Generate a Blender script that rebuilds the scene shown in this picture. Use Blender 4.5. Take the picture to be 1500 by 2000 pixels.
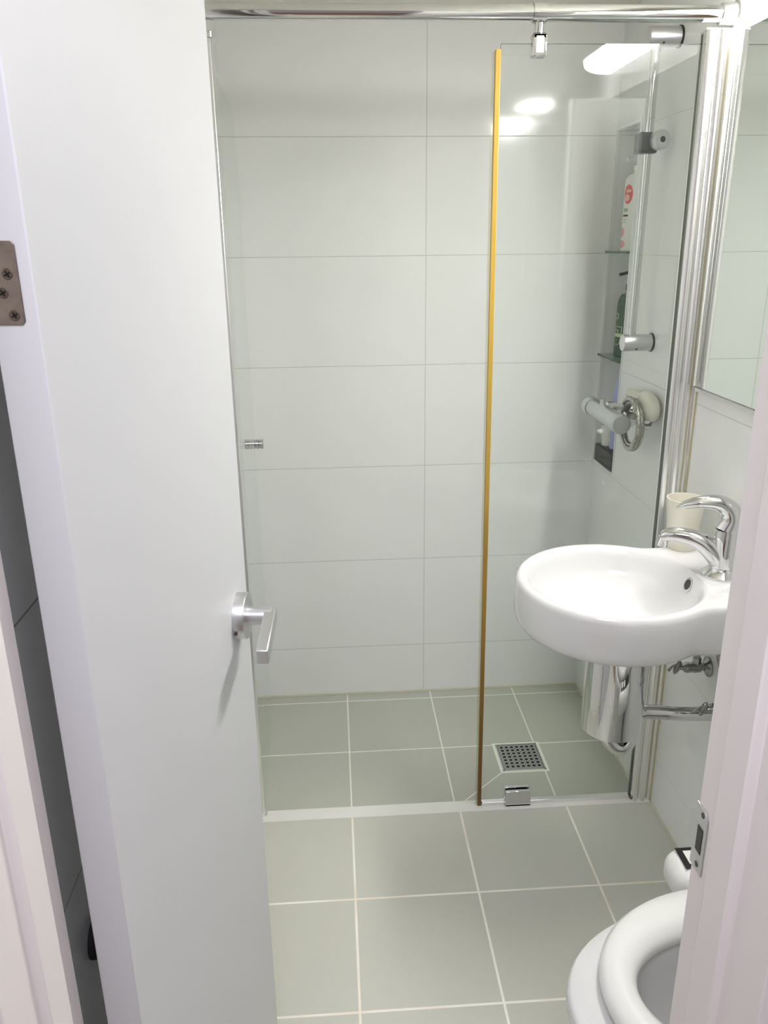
import bpy, bmesh, math, random
from mathutils import Vector, Matrix
random.seed(4)
for o in list(bpy.data.objects): bpy.data.objects.remove(o)
SC = bpy.context.scene
COL = SC.collection
PI = math.pi
# ------------------------------------------------------------------ camera
F_PX = 1560.39
PITCH, YAW, ROLL = -0.325818, 0.060755, -0.011117
cd = bpy.data.cameras.new('camera'); cam = bpy.data.objects.new('camera', cd); COL.objects.link(cam)
cd.sensor_fit = 'VERTICAL'; cd.sensor_height = 36.0; cd.sensor_width = 27.0
cd.lens = F_PX / 2000.0 * 36.0; cd.clip_start = 0.02
_fw = Vector((math.sin(YAW)*math.cos(PITCH), math.cos(YAW)*math.cos(PITCH), math.sin(PITCH)))
_r = Vector((math.cos(YAW), -math.sin(YAW), 0)); _u = _r.cross(_fw)
_r2 = _r*math.cos(ROLL) + _u*math.sin(ROLL); _u2 = -_r*math.sin(ROLL) + _u*math.cos(ROLL)
M = Matrix((_r2, _u2, -_fw)).transposed().to_4x4(); M.translation = Vector((0, 0, 1.50274))
cam.matrix_world = M; SC.camera = cam
# ------------------------------------------------------------------ exposure, world, lights
SC.view_settings.view_transform = 'Standard'; SC.view_settings.look = 'None'
SC.view_settings.gamma = 1; SC.view_settings.use_curve_mapping = False
SC.view_settings.exposure = 0.22
W = bpy.data.worlds.new('world'); SC.world = W; W.use_nodes = True
W.node_tree.nodes['Background'].inputs[0].default_value = (0.80, 0.84, 1.0, 1)
W.node_tree.nodes['Background'].inputs[1].default_value = 0.15
LAMP_E = 60.0        # radiance of the wall lamp above the mirror
HALL_E = 23.0        # added hallway fill light (W)
def area(name, loc, rot, sx, sy, e, col):
    l = bpy.data.lights.new(name, 'AREA'); l.shape = 'RECTANGLE'; l.size = sx; l.size_y = sy
    l.energy = e; l.color = col
    o = bpy.data.objects.new(name, l); o.location = loc; o.rotation_euler = rot; COL.objects.link(o)
    return o
# soft cool fill added above the camera, standing in for unseen hallway light
area('hallway_fill', (0.0, -0.15, 2.27), (0, 0, 0), 1.1, 0.6, HALL_E, (0.88, 0.885, 1.0))
# ------------------------------------------------------------------ materials
def new_mat(name):
    m = bpy.data.materials.new(name); m.use_nodes = True
    return m, m.node_tree, m.node_tree.nodes['Principled BSDF']
def N(nt, t, **kw):
    n = nt.nodes.new(t)
    for k, v in kw.items(): setattr(n, k, v)
    return n
def math_n(nt, op, a, b=None, c=None):
    n = N(nt, 'ShaderNodeMath', operation=op)
    for i, v in enumerate((a, b, c)):
        if v is None: continue
        if isinstance(v, (int, float)): n.inputs[i].default_value = v
        else: nt.links.new(v, n.inputs[i])
    return n.outputs[0]
def mixc(nt, f, a, b):
    n = N(nt, 'ShaderNodeMix', data_type='RGBA')
    for s, v in ((n.inputs[0], f), (n.inputs[6], a), (n.inputs[7], b)):
        if isinstance(v, (int, float)): s.default_value = v
        elif isinstance(v, tuple): s.default_value = (*v[:3], 1)
        else: nt.links.new(v, s)
    return n.outputs[2]
def noise(nt, scale, detail=3, vec=None):
    n = N(nt, 'ShaderNodeTexNoise'); n.inputs['Scale'].default_value = scale; n.inputs['Detail'].default_value = detail
    if vec is not None: nt.links.new(vec, n.inputs['Vector'])
    return n.outputs['Fac']
def ramp01(nt, v, a, b):
    n = N(nt, 'ShaderNodeMapRange'); n.inputs[1].default_value = a; n.inputs[2].default_value = b
    nt.links.new(v, n.inputs[0]); return n.outputs[0]
def bump(nt, b, h, strength=0.2, dist=0.001):
    n = N(nt, 'ShaderNodeBump'); n.inputs['Strength'].default_value = strength; n.inputs['Distance'].default_value = dist
    nt.links.new(h, n.inputs['Height']); nt.links.new(n.outputs[0], b.inputs['Normal'])
def plain(name, col, rough=0.5, metal=0.0, spec=0.5, var=0.03, vscale=6.0, coat=0.0, bmp=0.0, bscale=200):
    m, nt, b = new_mat(name)
    tc = N(nt, 'ShaderNodeTexCoord')
    f = noise(nt, vscale, 3, tc.outputs['Object'])
    lo = tuple(c*(1-var) for c in col); hi = tuple(min(1, c*(1+var)) for c in col)
    nt.links.new(mixc(nt, f, lo, hi), b.inputs['Base Color'])
    b.inputs['Roughness'].default_value = rough; b.inputs['Metallic'].default_value = metal
    b.inputs['Specular IOR Level'].default_value = spec; b.inputs['Coat Weight'].default_value = coat
    b.inputs['Coat Roughness'].default_value = 0.05
    if bmp: bump(nt, b, noise(nt, bscale, 2, tc.outputs['Object']), bmp, 0.0005)
    return m
def joint(nt, c, off, s, hw):
    t = math_n(nt, 'DIVIDE', math_n(nt, 'SUBTRACT', c, off), s)
    fr = math_n(nt, 'FRACT', math_n(nt, 'ADD', t, 0.5))
    d = math_n(nt, 'MULTIPLY', math_n(nt, 'ABSOLUTE', math_n(nt, 'SUBTRACT', fr, 0.5)), s)
    return math_n(nt, 'SUBTRACT', 1.0, ramp01(nt, d, hw*0.6, hw*1.3))
def tile_mat(name, ax, offs, sp, hws, tile, grout, rough, spec, var=0.02, vscale=3.0, extra=None, stain=None):
    m, nt, b = new_mat(name)
    tc = N(nt, 'ShaderNodeTexCoord'); sx = N(nt, 'ShaderNodeSeparateXYZ'); nt.links.new(tc.outputs['Object'], sx.inputs[0])
    ms = [joint(nt, sx.outputs[ax[i]], offs[i], sp[i], hws[i]) for i in range(2)]
    g = math_n(nt, 'MAXIMUM', ms[0], ms[1])
    if extra: g = extra(nt, sx, g)
    f = noise(nt, vscale, 4, tc.outputs['Object'])
    f2 = noise(nt, vscale*14, 3, tc.outputs['Object'])
    f = math_n(nt, 'ADD', math_n(nt, 'MULTIPLY', f, 0.6), math_n(nt, 'MULTIPLY', f2, 0.4))
    tc_ = mixc(nt, f, tuple(c*(1-var) for c in tile), tuple(c*(1+var) for c in tile))
    gc = grout
    if stain:
        sf = ramp01(nt, noise(nt, 5, 3, tc.outputs['Object']), 0.45, 0.65)
        gc = mixc(nt, sf, grout, stain)
    nt.links.new(mixc(nt, g, tc_, gc), b.inputs['Base Color'])
    r = N(nt, 'ShaderNodeMapRange'); r.inputs[3].default_value = rough; r.inputs[4].default_value = 0.7
    nt.links.new(g, r.inputs[0]); nt.links.new(r.outputs[0], b.inputs['Roughness'])
    b.inputs['Specular IOR Level'].default_value = spec
    h = math_n(nt, 'SUBTRACT', 1.0, g)
    bump(nt, b, h, 0.35, 0.0008)
    return m
WT = (0.900, 0.903, 0.888); WG = (0.60, 0.59, 0.56)
Z0, ZS = 0.1427, 0.33
M_back = tile_mat('white_gloss_tile_back', (0, 2), (0.2906, Z0), (0.6, ZS), (0.0011, 0.0011), WT, WG, 0.10, 0.5)
M_side = tile_mat('white_gloss_tile_side', (1, 2), (2.435, Z0), (0.6, ZS), (0.0009, 0.0009), WT, WG, 0.10, 0.5)
M_left = tile_mat('white_gloss_tile_left', (1, 2), (2.435, Z0+0.041), (0.6, ZS), (0.0014, 0.0014), WT, (0.34, 0.33, 0.30), 0.10, 0.5)
def drain_joint(nt, sx, g):
    # frame joint around the drain and the mitre cut running from its near left corner to the tile corner
    def box(xc, yc, hx, hy, w):
        dx = math_n(nt, 'SUBTRACT', math_n(nt, 'ABSOLUTE', math_n(nt, 'SUBTRACT', sx.outputs[0], xc)), hx)
        dy = math_n(nt, 'SUBTRACT', math_n(nt, 'ABSOLUTE', math_n(nt, 'SUBTRACT', sx.outputs[1], yc)), hy)
        return math_n(nt, 'LESS_THAN', math_n(nt, 'MAXIMUM', dx, dy), w)
    bx = box(0.552, 2.12, 0.069, 0.0695, 0.007)
    sl = (2.05-1.921)/(0.483-0.34)
    ln = math_n(nt, 'ABSOLUTE', math_n(nt, 'SUBTRACT', math_n(nt, 'SUBTRACT', sx.outputs[1], 2.05), math_n(nt, 'MULTIPLY', math_n(nt, 'SUBTRACT', sx.outputs[0], 0.483), sl)))
    ln = math_n(nt, 'LESS_THAN', ln, 0.0026)
    lim = math_n(nt, 'MULTIPLY', math_n(nt, 'LESS_THAN', sx.outputs[0], 0.483), math_n(nt, 'GREATER_THAN', sx.outputs[0], 0.3136))
    ln = math_n(nt, 'MULTIPLY', ln, lim)
    # no grid joint is cut through the tile piece in front of the drain
    return math_n(nt, 'MAXIMUM', math_n(nt, 'MAXIMUM', g, bx), ln)
FT = (0.575, 0.575, 0.505); FG = (0.93, 0.915, 0.82)
M_floor = tile_mat('grey_matt_floor_tile', (0, 1), (0.0139, 1.5308), (0.3, 0.3), (0.0028, 0.0028), FT, FG, 0.42, 0.45, 0.05, 4.0, None, (0.84, 0.74, 0.63))
M_sfloor = tile_mat('grey_matt_shower_tile', (0, 1), (0.0136, 2.4878), (0.3, 0.3), (0.0022, 0.0022), (0.515, 0.53, 0.455), FG, 0.42, 0.45, 0.05, 4.0, drain_joint)
M_ceil = plain('ceiling_panel_cream', (0.86, 0.84, 0.75), 0.4)
M_thr = plain('threshold_stone_white', (0.80, 0.79, 0.74), 0.35, var=0.04)
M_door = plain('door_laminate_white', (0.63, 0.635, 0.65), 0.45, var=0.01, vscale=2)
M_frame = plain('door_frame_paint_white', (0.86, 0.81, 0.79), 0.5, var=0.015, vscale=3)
M_caseR = plain('casing_paint_white', (0.74, 0.69, 0.69), 0.5, var=0.015)
M_hall = plain('hallway_wallpaper', (0.62, 0.58, 0.56), 0.8, var=0.03)
M_hallfl = plain('hallway_laminate', (0.28, 0.18, 0.11), 0.5, var=0.15, vscale=9)
M_cer = plain('ceramic_white', (0.72, 0.715, 0.71), 0.12, spec=0.55, var=0.005, coat=0.4)
M_plast = plain('plastic_white', (0.80, 0.80, 0.775), 0.28, var=0.005)
M_cream = plain('plastic_cream', (0.80, 0.77, 0.66), 0.35, var=0.01)
M_chrome = plain('chrome', (0.70, 0.70, 0.70), 0.05, 1.0, var=0.005)
M_mixer = plain('mixer_satin_chrome', (0.60, 0.615, 0.62), 0.34, 1.0, var=0.02, vscale=30)
M_steel = plain('brushed_steel', (0.62, 0.62, 0.61), 0.30, 1.0, var=0.05, vscale=40)
M_satin = plain('satin_nickel', (0.70, 0.70, 0.72), 0.36, 1.0, var=0.02, vscale=30)
M_alu = plain('polished_aluminium', (0.86, 0.855, 0.85), 0.23, 1.0, var=0.02)
M_hinge = plain('worn_hinge_steel', (0.27, 0.235, 0.21), 0.36, 1.0, var=0.35, vscale=90)
M_screw = plain('dark_screw', (0.16, 0.13, 0.11), 0.4, 1.0, var=0.2, vscale=200)
M_black = plain('black_plastic', (0.012, 0.012, 0.012), 0.35)
M_rub = plain('dark_rubber', (0.03, 0.03, 0.035), 0.7)
M_sil = plain('yellowed_silicone', (0.60, 0.54, 0.33), 0.5, var=0.15, vscale=30)
M_green = plain('bottle_green', (0.035, 0.095, 0.055), 0.3)
M_lilac = plain('bottle_lilac', (0.42, 0.45, 0.72), 0.35)
M_shamp = plain('bottle_white', (0.80, 0.80, 0.74), 0.35)
M_red = plain('label_red', (0.72, 0.10, 0.09), 0.5)
M_redl = plain('label_pale_red', (0.85, 0.42, 0.36), 0.5)
M_pink = plain('label_pink', (0.78, 0.38, 0.44), 0.5, var=0.25, vscale=60)
M_olive = plain('label_pale_green', (0.50, 0.62, 0.36), 0.5)
M_glabel = plain('label_grey_green', (0.30, 0.42, 0.33), 0.5)
M_ink = plain('label_ink', (0.03, 0.03, 0.03), 0.5)
M_gedge = plain('glass_edge_green', (0.07, 0.13, 0.09), 0.15)
M_clear = None
def glass_mat(name, tint, gmin=0.04):
    m = bpy.data.materials.new(name); m.use_nodes = True; nt = m.node_tree
    for n in list(nt.nodes):
        if n.type != 'OUTPUT_MATERIAL': nt.nodes.remove(n)
    out = nt.nodes['Material Output']
    geo = N(nt, 'ShaderNodeNewGeometry')
    dot = N(nt, 'ShaderNodeVectorMath', operation='DOT_PRODUCT')
    nt.links.new(geo.outputs['Incoming'], dot.inputs[0]); nt.links.new(geo.outputs['Normal'], dot.inputs[1])
    c = math_n(nt, 'ABSOLUTE', dot.outputs['Value'])
    p = math_n(nt, 'POWER', math_n(nt, 'SUBTRACT', 1.0, c), 5.0)
    f = math_n(nt, 'ADD', gmin, math_n(nt, 'MULTIPLY', p, 1-gmin))
    tr = N(nt, 'ShaderNodeBsdfTransparent'); tr.inputs[0].default_value = (*tint, 1)
    gl = N(nt, 'ShaderNodeBsdfGlossy'); gl.inputs['Roughness'].default_value = 0.0; gl.inputs[0].default_value = (1, 1, 1, 1)
    mx = N(nt, 'ShaderNodeMixShader'); nt.links.new(f, mx.inputs[0]); nt.links.new(tr.outputs[0], mx.inputs[1]); nt.links.new(gl.outputs[0], mx.inputs[2])
    nt.links.new(mx.outputs[0], out.inputs[0])
    return m
M_glass = glass_mat('clear_float_glass', (0.978, 0.992, 0.983), 0.027)
M_shelfg = glass_mat('shelf_glass', (0.88, 0.95, 0.91))
m, nt, b = new_mat('mirror_silver'); M_mirror = m
b.inputs['Base Color'].default_value = (0.90, 0.935, 0.905, 1); b.inputs['Metallic'].default_value = 1; b.inputs['Roughness'].default_value = 0.01
def emit(name, col, s):
    m, nt, b = new_mat(name)
    b.inputs['Base Color'].default_value = (0.8, 0.8, 0.8, 1)
    b.inputs['Emission Color'].default_value = (*col, 1); b.inputs['Emission Strength'].default_value = s
    return m
M_lamp = emit('lamp_diffuser', (1.0, 0.985, 0.955), LAMP_E)
# amber magnetic seal: yellowed strip, browner towards its lower end
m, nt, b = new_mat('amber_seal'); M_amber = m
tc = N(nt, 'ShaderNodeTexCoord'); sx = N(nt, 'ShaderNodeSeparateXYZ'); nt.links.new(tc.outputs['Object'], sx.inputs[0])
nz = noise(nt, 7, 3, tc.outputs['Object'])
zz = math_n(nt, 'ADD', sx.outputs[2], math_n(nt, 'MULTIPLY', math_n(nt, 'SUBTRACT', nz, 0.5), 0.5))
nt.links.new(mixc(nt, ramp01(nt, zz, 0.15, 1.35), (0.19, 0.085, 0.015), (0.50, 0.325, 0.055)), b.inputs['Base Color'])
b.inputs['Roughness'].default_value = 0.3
# braided / corrugated hose
def ribbed(name, col, scale):
    m, nt, b = new_mat(name)
    b.inputs['Metallic'].default_value = 1; b.inputs['Roughness'].default_value = 0.25
    tc = N(nt, 'ShaderNodeTexCoord')
    f = noise(nt, scale, 2, tc.outputs['Object'])
    nt.links.new(mixc(nt, ramp01(nt, f, 0.35, 0.65), tuple(c*0.45 for c in col), col), b.inputs['Base Color'])
    return m
M_hose = ribbed('hose_steel', (0.60, 0.58, 0.53), 260)
M_dkmetal = plain('tarnished_chrome', (0.34, 0.34, 0.33), 0.22, 1.0, var=0.35, vscale=60)
# ------------------------------------------------------------------ mesh helpers
def link(name, bm, mats, parent=None, smooth=False, bev=0.0, seg=2, sub=0, angle=35):
    me = bpy.data.meshes.new(name)
    bmesh.ops.recalc_face_normals(bm, faces=bm.faces)
    bm.to_mesh(me); bm.free()
    if not isinstance(mats, (list, tuple)): mats = [mats]
    for mm in mats: me.materials.append(mm)
    o = bpy.data.objects.new(name, me); COL.objects.link(o)
    if parent: o.parent = parent; o.matrix_parent_inverse = Matrix.Identity(4)
    if bev:
        md = o.modifiers.new('bevel', 'BEVEL'); md.width = bev; md.segments = seg; md.limit_method = 'ANGLE'; md.angle_limit = math.radians(40)
    if sub:
        md = o.modifiers.new('sub', 'SUBSURF'); md.levels = sub; md.render_levels = sub
    if smooth or bev:
        for p in me.polygons: p.use_smooth = True
        if not sub:
            try: me.set_sharp_from_angle(angle=math.radians(angle))
            except Exception: pass
    return o
def tag(o, label=None, cat=None, group=None, kind=None):
    if label: o['label'] = label
    if cat: o['category'] = cat
    if group: o['group'] = group
    if kind: o['kind'] = kind
    return o
def empty(name, label, cat, loc, kind=None):
    o = bpy.data.objects.new(name, None); COL.objects.link(o); o.location = loc; o.empty_display_size = 0.03
    return tag(o, label, cat, None, kind)
def local(bm, parent):
    """meshes are written in room coordinates; shift them into their parent's frame"""
    bmesh.ops.translate(bm, verts=bm.verts, vec=-parent.location); return bm
def part(name, bm, mat, parent, **kw):
    return link(name, local(bm, parent), mat, parent, **kw)
def sub(name, bm, mat, par, root, **kw):
    bmesh.ops.translate(bm, verts=bm.verts, vec=-root.location); return link(name, bm, mat, par, **kw)
def box(bm, x0, x1, y0, y1, z0, z1, mi=0):
    v = [bm.verts.new(p) for p in ((x0,y0,z0),(x1,y0,z0),(x1,y1,z0),(x0,y1,z0),(x0,y0,z1),(x1,y0,z1),(x1,y1,z1),(x0,y1,z1))]
    for f in ((0,3,2,1),(4,5,6,7),(0,1,5,4),(1,2,6,5),(2,3,7,6),(3,0,4,7)):
        fc = bm.faces.new([v[i] for i in f]); fc.material_index = mi
    return v
def B(*a):
    bm = bmesh.new(); box(bm, *a); return bm
def prism(bm, pts, z0, z1):
    a = [bm.verts.new((x, y, z0)) for x, y in pts]; c = [bm.verts.new((x, y, z1)) for x, y in pts]
    bm.faces.new(a[::-1]); bm.faces.new(c)
    n = len(pts)
    for i in range(n): bm.faces.new((a[i], a[(i+1) % n], c[(i+1) % n], c[i]))
    return bm
def frame_of(d):
    d = Vector(d).normalized(); h = Vector((0, 0, 1)) if abs(d.z) < 0.9 else Vector((1, 0, 0))
    a = d.cross(h).normalized(); return d, a, d.cross(a).normalized()
def lathe(bm, o, d, prof, n=32, cap=True):
    """prof: (distance along d, radius)"""
    o = Vector(o); d, a, c = frame_of(d); rings = []
    for t, r in prof:
        if r < 1e-6: rings.append([bm.verts.new(o + d*t)])
        else: rings.append([bm.verts.new(o + d*t + (a*math.cos(2*PI*i/n) + c*math.sin(2*PI*i/n))*r) for i in range(n)])
    for p, q in zip(rings, rings[1:]):
        for i in range(n):
            j = (i+1) % n
            if len(p) == 1 and len(q) == 1: continue
            if len(p) == 1: bm.faces.new((p[0], q[j], q[i]))
            elif len(q) == 1: bm.faces.new((p[i], p[j], q[0]))
            else: bm.faces.new((p[i], p[j], q[j], q[i]))
    if cap:
        for r in (rings[0], rings[-1]):
            if len(r) > 1: bm.faces.new(r)
    return bm
def cyl(o, e, r, n=32, ch=0.0):
    o = Vector(o); e = Vector(e); L = (e-o).length
    pr = [(0, r), (L, r)] if not ch else [(0, r-ch), (ch, r), (L-ch, r), (L, r-ch)]
    return lathe(bmesh.new(), o, e-o, pr, n)
def spline(pts, n=10):
    P = [Vector(p) for p in pts]; out = []
    for i in range(len(P)-1):
        p0 = P[max(i-1, 0)]; p1 = P[i]; p2 = P[i+1]; p3 = P[min(i+2, len(P)-1)]
        for k in range(n):
            t = k/n
            out.append(0.5*((2*p1)+(-p0+p2)*t+(2*p0-5*p1+4*p2-p3)*t*t+(-p0+3*p1-3*p2+p3)*t**3))
    out.append(P[-1]); return out
def tube(bm, pts, r, n=16, sq=None):
    """sweep a circle (or superellipse sq=(ra,rb)) along pts; r number or function of 0..1"""
    pts = [Vector(p) for p in pts]; N_ = len(pts); prev = None; rings = []
    for i, p in enumerate(pts):
        d = (pts[min(i+1, N_-1)] - pts[max(i-1, 0)]).normalized()
        if prev is None: _, a, c = frame_of(d)
        else:
            a = (prev - d*prev.dot(d)).normalized(); c = d.cross(a)
        prev = a; rr = r(i/(N_-1)) if callable(r) else r
        ra, rb = rr if isinstance(rr, tuple) else (rr, rr)
        rings.append([bm.verts.new(p + a*math.cos(2*PI*k/n)*ra + c*math.sin(2*PI*k/n)*rb) for k in range(n)])
    for p, q in zip(rings, rings[1:]):
        for k in range(n): bm.faces.new((p[k], p[(k+1) % n], q[(k+1) % n], q[k]))
    bm.faces.new(rings[0][::-1]); bm.faces.new(rings[-1])
    return bm
def loft(bm, rings, cap0=True, cap1=True):
    vs = [[bm.verts.new(p) for p in r] for r in rings]; n = len(vs[0])
    for p, q in zip(vs, vs[1:]):
        for k in range(n): bm.faces.new((p[k], p[(k+1) % n], q[(k+1) % n], q[k]))
    if cap0: bm.faces.new(vs[0][::-1])
    if cap1: bm.faces.new(vs[-1])
    return bm
# ------------------------------------------------------------------ room shell
XL, XR, YF, YB, ZC, ZS_ = -0.298, 0.855, 0.60, 2.537, 2.108, -0.048
YT0, YT1 = 1.820, 1.865
bm = B(XL, XR, 0.469, YT0, -0.10, 0.0); floor = tag(link('floor', bm, M_floor), kind='structure')
bm = B(XL, XR, YT1, YB, -0.10, ZS_); tag(link('floor', bm, M_sfloor), kind='structure')
tag(link('trim_1', B(XL, XR, YT0, YT1, -0.10, 0.002), M_thr, bev=0.002), kind='structure')
tag(link('wall_back', B(XL-0.1, XR+0.16, YB, YB+0.1, -0.1, ZC+0.05), M_back), kind='structure')
tag(link('wall_left', B(XL-0.1, XL, YF, YB, -0.1, ZC+0.05), M_left), kind='structure')
NY0, NY1, NZ0, NZ1, ND = 2.345, 2.528, 0.812, 1.806, 0.115
bm = bmesh.new()
box(bm, XR, XR+0.16, YF, NY0, -0.1, ZC+0.05); box(bm, XR, XR+0.16, NY1, YB, -0.1, ZC+0.05)
box(bm, XR, XR+0.16, NY0, NY1, -0.1, NZ0); box(bm, XR, XR+0.16, NY0, NY1, NZ1, ZC+0.05)
box(bm, XR+ND, XR+0.16, NY0, NY1, NZ0, NZ1)
tag(link('wall_right', bm, M_side), kind='structure')
tag(link('ceiling', B(XL-0.1, XR+0.16, YF-0.131, YB+0.1, ZC, ZC+0.05), M_ceil), kind='structure')
# recess edging of white profile
bm = bmesh.new()
for a in ((NY0-0.008, NY0+0.001, NZ0-0.008, NZ1+0.008), (NY1-0.001, NY1+0.008, NZ0-0.008, NZ1+0.008),
          (NY0, NY1, NZ0-0.008, NZ0+0.001), (NY0, NY1, NZ1-0.001, NZ1+0.008)):
    box(bm, XR-0.0015, XR+0.012, *a)
tag(link('trim_2', bm, M_plast), kind='structure')
# silicone in the wet corners
bm = bmesh.new()
box(bm, XR-0.006, XR+0.001, YF, YT0, -0.002, 0.006); box(bm, XR-0.006, XR+0.001, YT1, YB, ZS_-0.002, ZS_+0.007)
box(bm, XL, XR, YB-0.006, YB+0.001, ZS_-0.002, ZS_+0.007)
tag(link('baseboard_right', bm, plain('grout_cove', (0.64, 0.62, 0.50), 0.6, var=0.12, vscale=12), bev=0.002), kind='structure')
# front wall of the bathroom (around the doorway), frame
LX0, LX1 = -0.298, 0.329     # rabbet faces
RL, RR = -0.264, 0.329
YO = 0.469
bm = bmesh.new()
box(bm, 0.375, XR+0.16, YO, YF, 0, ZC); box(bm, XL-0.1, -0.296, YO, YF, 0, ZC); box(bm, -0.296, 0.375, YO, YF, 2.055, ZC)
tag(link('wall_front', bm, [M_side]), kind='structure')
bm = bmesh.new()
def jamb(sgn, xr, xs, xv, xo):
    pts = [(xo, 0.601), (xr, 0.601), (xr, 0.549), (xs, 0.549), (xs, 0.511), (xv, 0.511), (xv, YO-0.012), (xv+sgn*0.062, YO-0.012), (xv+sgn*0.062, YO), (xo, YO)]
    prism(bm, pts if sgn > 0 else pts[::-1], 0.0, 2.05)
jamb(1, 0.329, 0.315, 0.3245, 0.375)
jamb(-1, -0.264, -0.250, -0.259, -0.296)
box(bm, -0.264, 0.329, 0.549, 0.601, 2.02, 2.05); box(bm, -0.25, 0.315, 0.511, 0.549, 2.005, 2.05)
box(bm, -0.259, 0.3245, 0.459, 0.511, 2.015, 2.05)
dframe = tag(link('trim_3', bm, M_frame, bev=0.0015), kind='structure')
# strike plate let into the right jamb
bm = bmesh.new()
P = [(0.579, 0.936), (0.602, 0.936), (0.602, 0.951), (0.612, 0.957), (0.612, 0.988), (0.602, 0.996), (0.602, 1.005), (0.585, 1.005), (0.579, 0.998)]
H = [(0.5845, 0.956), (0.5955, 0.956), (0.5955, 0.984), (0.5845, 0.984)]
a = [bm.verts.new((0.3286, y, z)) for y, z in P]; c = [bm.verts.new((0.3275, y, z)) for y, z in P]
bm.faces.new(a); bm.faces.new(c[::-1])
for i in range(len(P)): bm.faces.new((a[i], a[(i+1) % len(P)], c[(i+1) % len(P)], c[i]))
sp = link('strike_plate', bm, M_satin, dframe, bev=0.0004)
sp['label'] = 'satin metal strike plate'
link('latch_hole', B(0.3270, 0.3279, 0.5845, 0.5945, 0.957, 0.984), M_black, sp)
for z in (0.9985, 0.9435):
    link('screw', lathe(bmesh.new(), (0.3277, 0.5885, z), (-1, 0, 0), [(0, 0.0032), (0.0008, 0.0026), (0.0008, 0)], 16), M_screw, sp)
# ------------------------------------------------------------------ hallway behind the camera
HY0 = -2.0
bm = bmesh.new(); box(bm, -1.3, 1.3, HY0, YO, -0.1, 0.0)
tag(link('floor_hall', bm, M_hallfl), kind='structure')
bm = bmesh.new(); box(bm, -1.4, -1.3, HY0, YO, 0, 2.3)
tag(link('wall_hall_left', bm, M_hall), kind='structure')
tag(link('wall_hall_right', B(1.3, 1.4, HY0, YO, 0, 2.3), M_hall), kind='structure')
bm = bmesh.new()
box(bm, -1.3, XL-0.1, YO, YO+0.05, 0, 2.3); box(bm, XR+0.16, 1.3, YO, YO+0.05, 0, 2.3); box(bm, XL-0.1, XR+0.16, YO, YO+0.02, ZC+0.05, 2.3)
tag(link('wall_hall_front', bm, M_hall), kind='structure')
bm = bmesh.new()
box(bm, -1.3, 1.3, HY0-0.1, HY0, 0, 2.3)
tag(link('wall_hall_back', bm, M_hall), kind='structure')
tag(link('ceiling_hall', B(-1.4, 1.4, HY0-0.1, YO+0.02, 2.3, 2.35), M_hall), kind='structure')
# ------------------------------------------------------------------ door leaf, handle, hinge
A = Vector((-0.2110, 0.605)); Bp = Vector((-0.1480, 1.170)); dd = (Bp-A).normalized(); nn = Vector((-dd.y, dd.x))
TH = 0.0345
bm = bmesh.new(); q = [A, Bp, Bp+nn*TH, A+nn*TH]; prism(bm, [(p.x, p.y) for p in q], 0.008, 2.008)
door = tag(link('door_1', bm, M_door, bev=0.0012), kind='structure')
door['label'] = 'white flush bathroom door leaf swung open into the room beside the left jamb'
face = lambda s, off, z: Vector((A.x + dd.x*s - nn.x*off, A.y + dd.y*s - nn.y*off, z))   # s along leaf, off out of face
nx = Vector((-nn.x, -nn.y, 0)); d3 = Vector((dd.x, dd.y, 0))
sr = 0.4985
ctr = face(sr, 0, 0.973)
hd = link('door_handle', lathe(bmesh.new(), face(sr, 0.014, 0.973), nx, [(0, 0.0140), (0.001, 0.0140), (0.028, 0.0138), (0.038, 0.0138)], 32), M_satin, door, smooth=True)
bmr = lathe(bmesh.new(), ctr, nx, [(0, 0.0355), (0.0145, 0.0355), (0.0165, 0.0345), (0.0165, 0)], 48)
link('rosette', bmr, M_satin, hd, smooth=True)
# square lever: pivots off the spindle and runs back along the leaf towards the hinges
def sqbar(p0, p1, wx, hz):
    bm = bmesh.new(); t = (p1-p0).normalized(); s = nx; u_ = t.cross(s).normalized()
    ring = lambda p: [p + s*a*wx/2 + u_*c*hz/2 for a, c in ((-1,-1),(1,-1),(1,1),(-1,1))]
    return loft(bm, [ring(p0), ring(p1)])
link('lever', sqbar(face(sr+0.011, 0.050, 0.975), face(sr-0.100, 0.056, 0.958), 0.0175, 0.0235), M_satin, hd, bev=0.002)
link('grub_screw', lathe(bmesh.new(), face(sr-0.034, 0.0045, 0.960), -d3, [(0, 0.0028), (0.0016, 0.0028), (0.0016, 0)], 12), M_screw, hd)
# hinge leaf on the hinge-side edge
e3 = Vector((-nn.x, -nn.y, 0))        # along the edge, towards the face
E0 = Vector((A.x+nn.x*TH, A.y+nn.y*TH, 0))   # outer corner of the edge
def edgept(x, z, off=0.0):
    t = (x - E0.x)/e3.x; p = E0 + e3*t - d3*off; return Vector((p.x, p.y, z))
bm = bmesh.new()
o2 = [(-0.2445, 1.449), (-0.2225, 1.449), (-0.2205, 1.4515), (-0.2205, 1.5035), (-0.2225, 1.5065), (-0.2445, 1.5065)]
a = [bm.verts.new(edgept(x, z, 0)) for x, z in o2]; c = [bm.verts.new(edgept(x, z, 0.0012)) for x, z in o2]
bm.faces.new(a); bm.faces.new(c[::-1])
for i in range(6): bm.faces.new((a[i], a[(i+1) % 6], c[(i+1) % 6], c[i]))
hg = link('hinge', bm, M_hinge, door, bev=0.0003); hg['label'] = 'worn grey steel hinge leaf'
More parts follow.
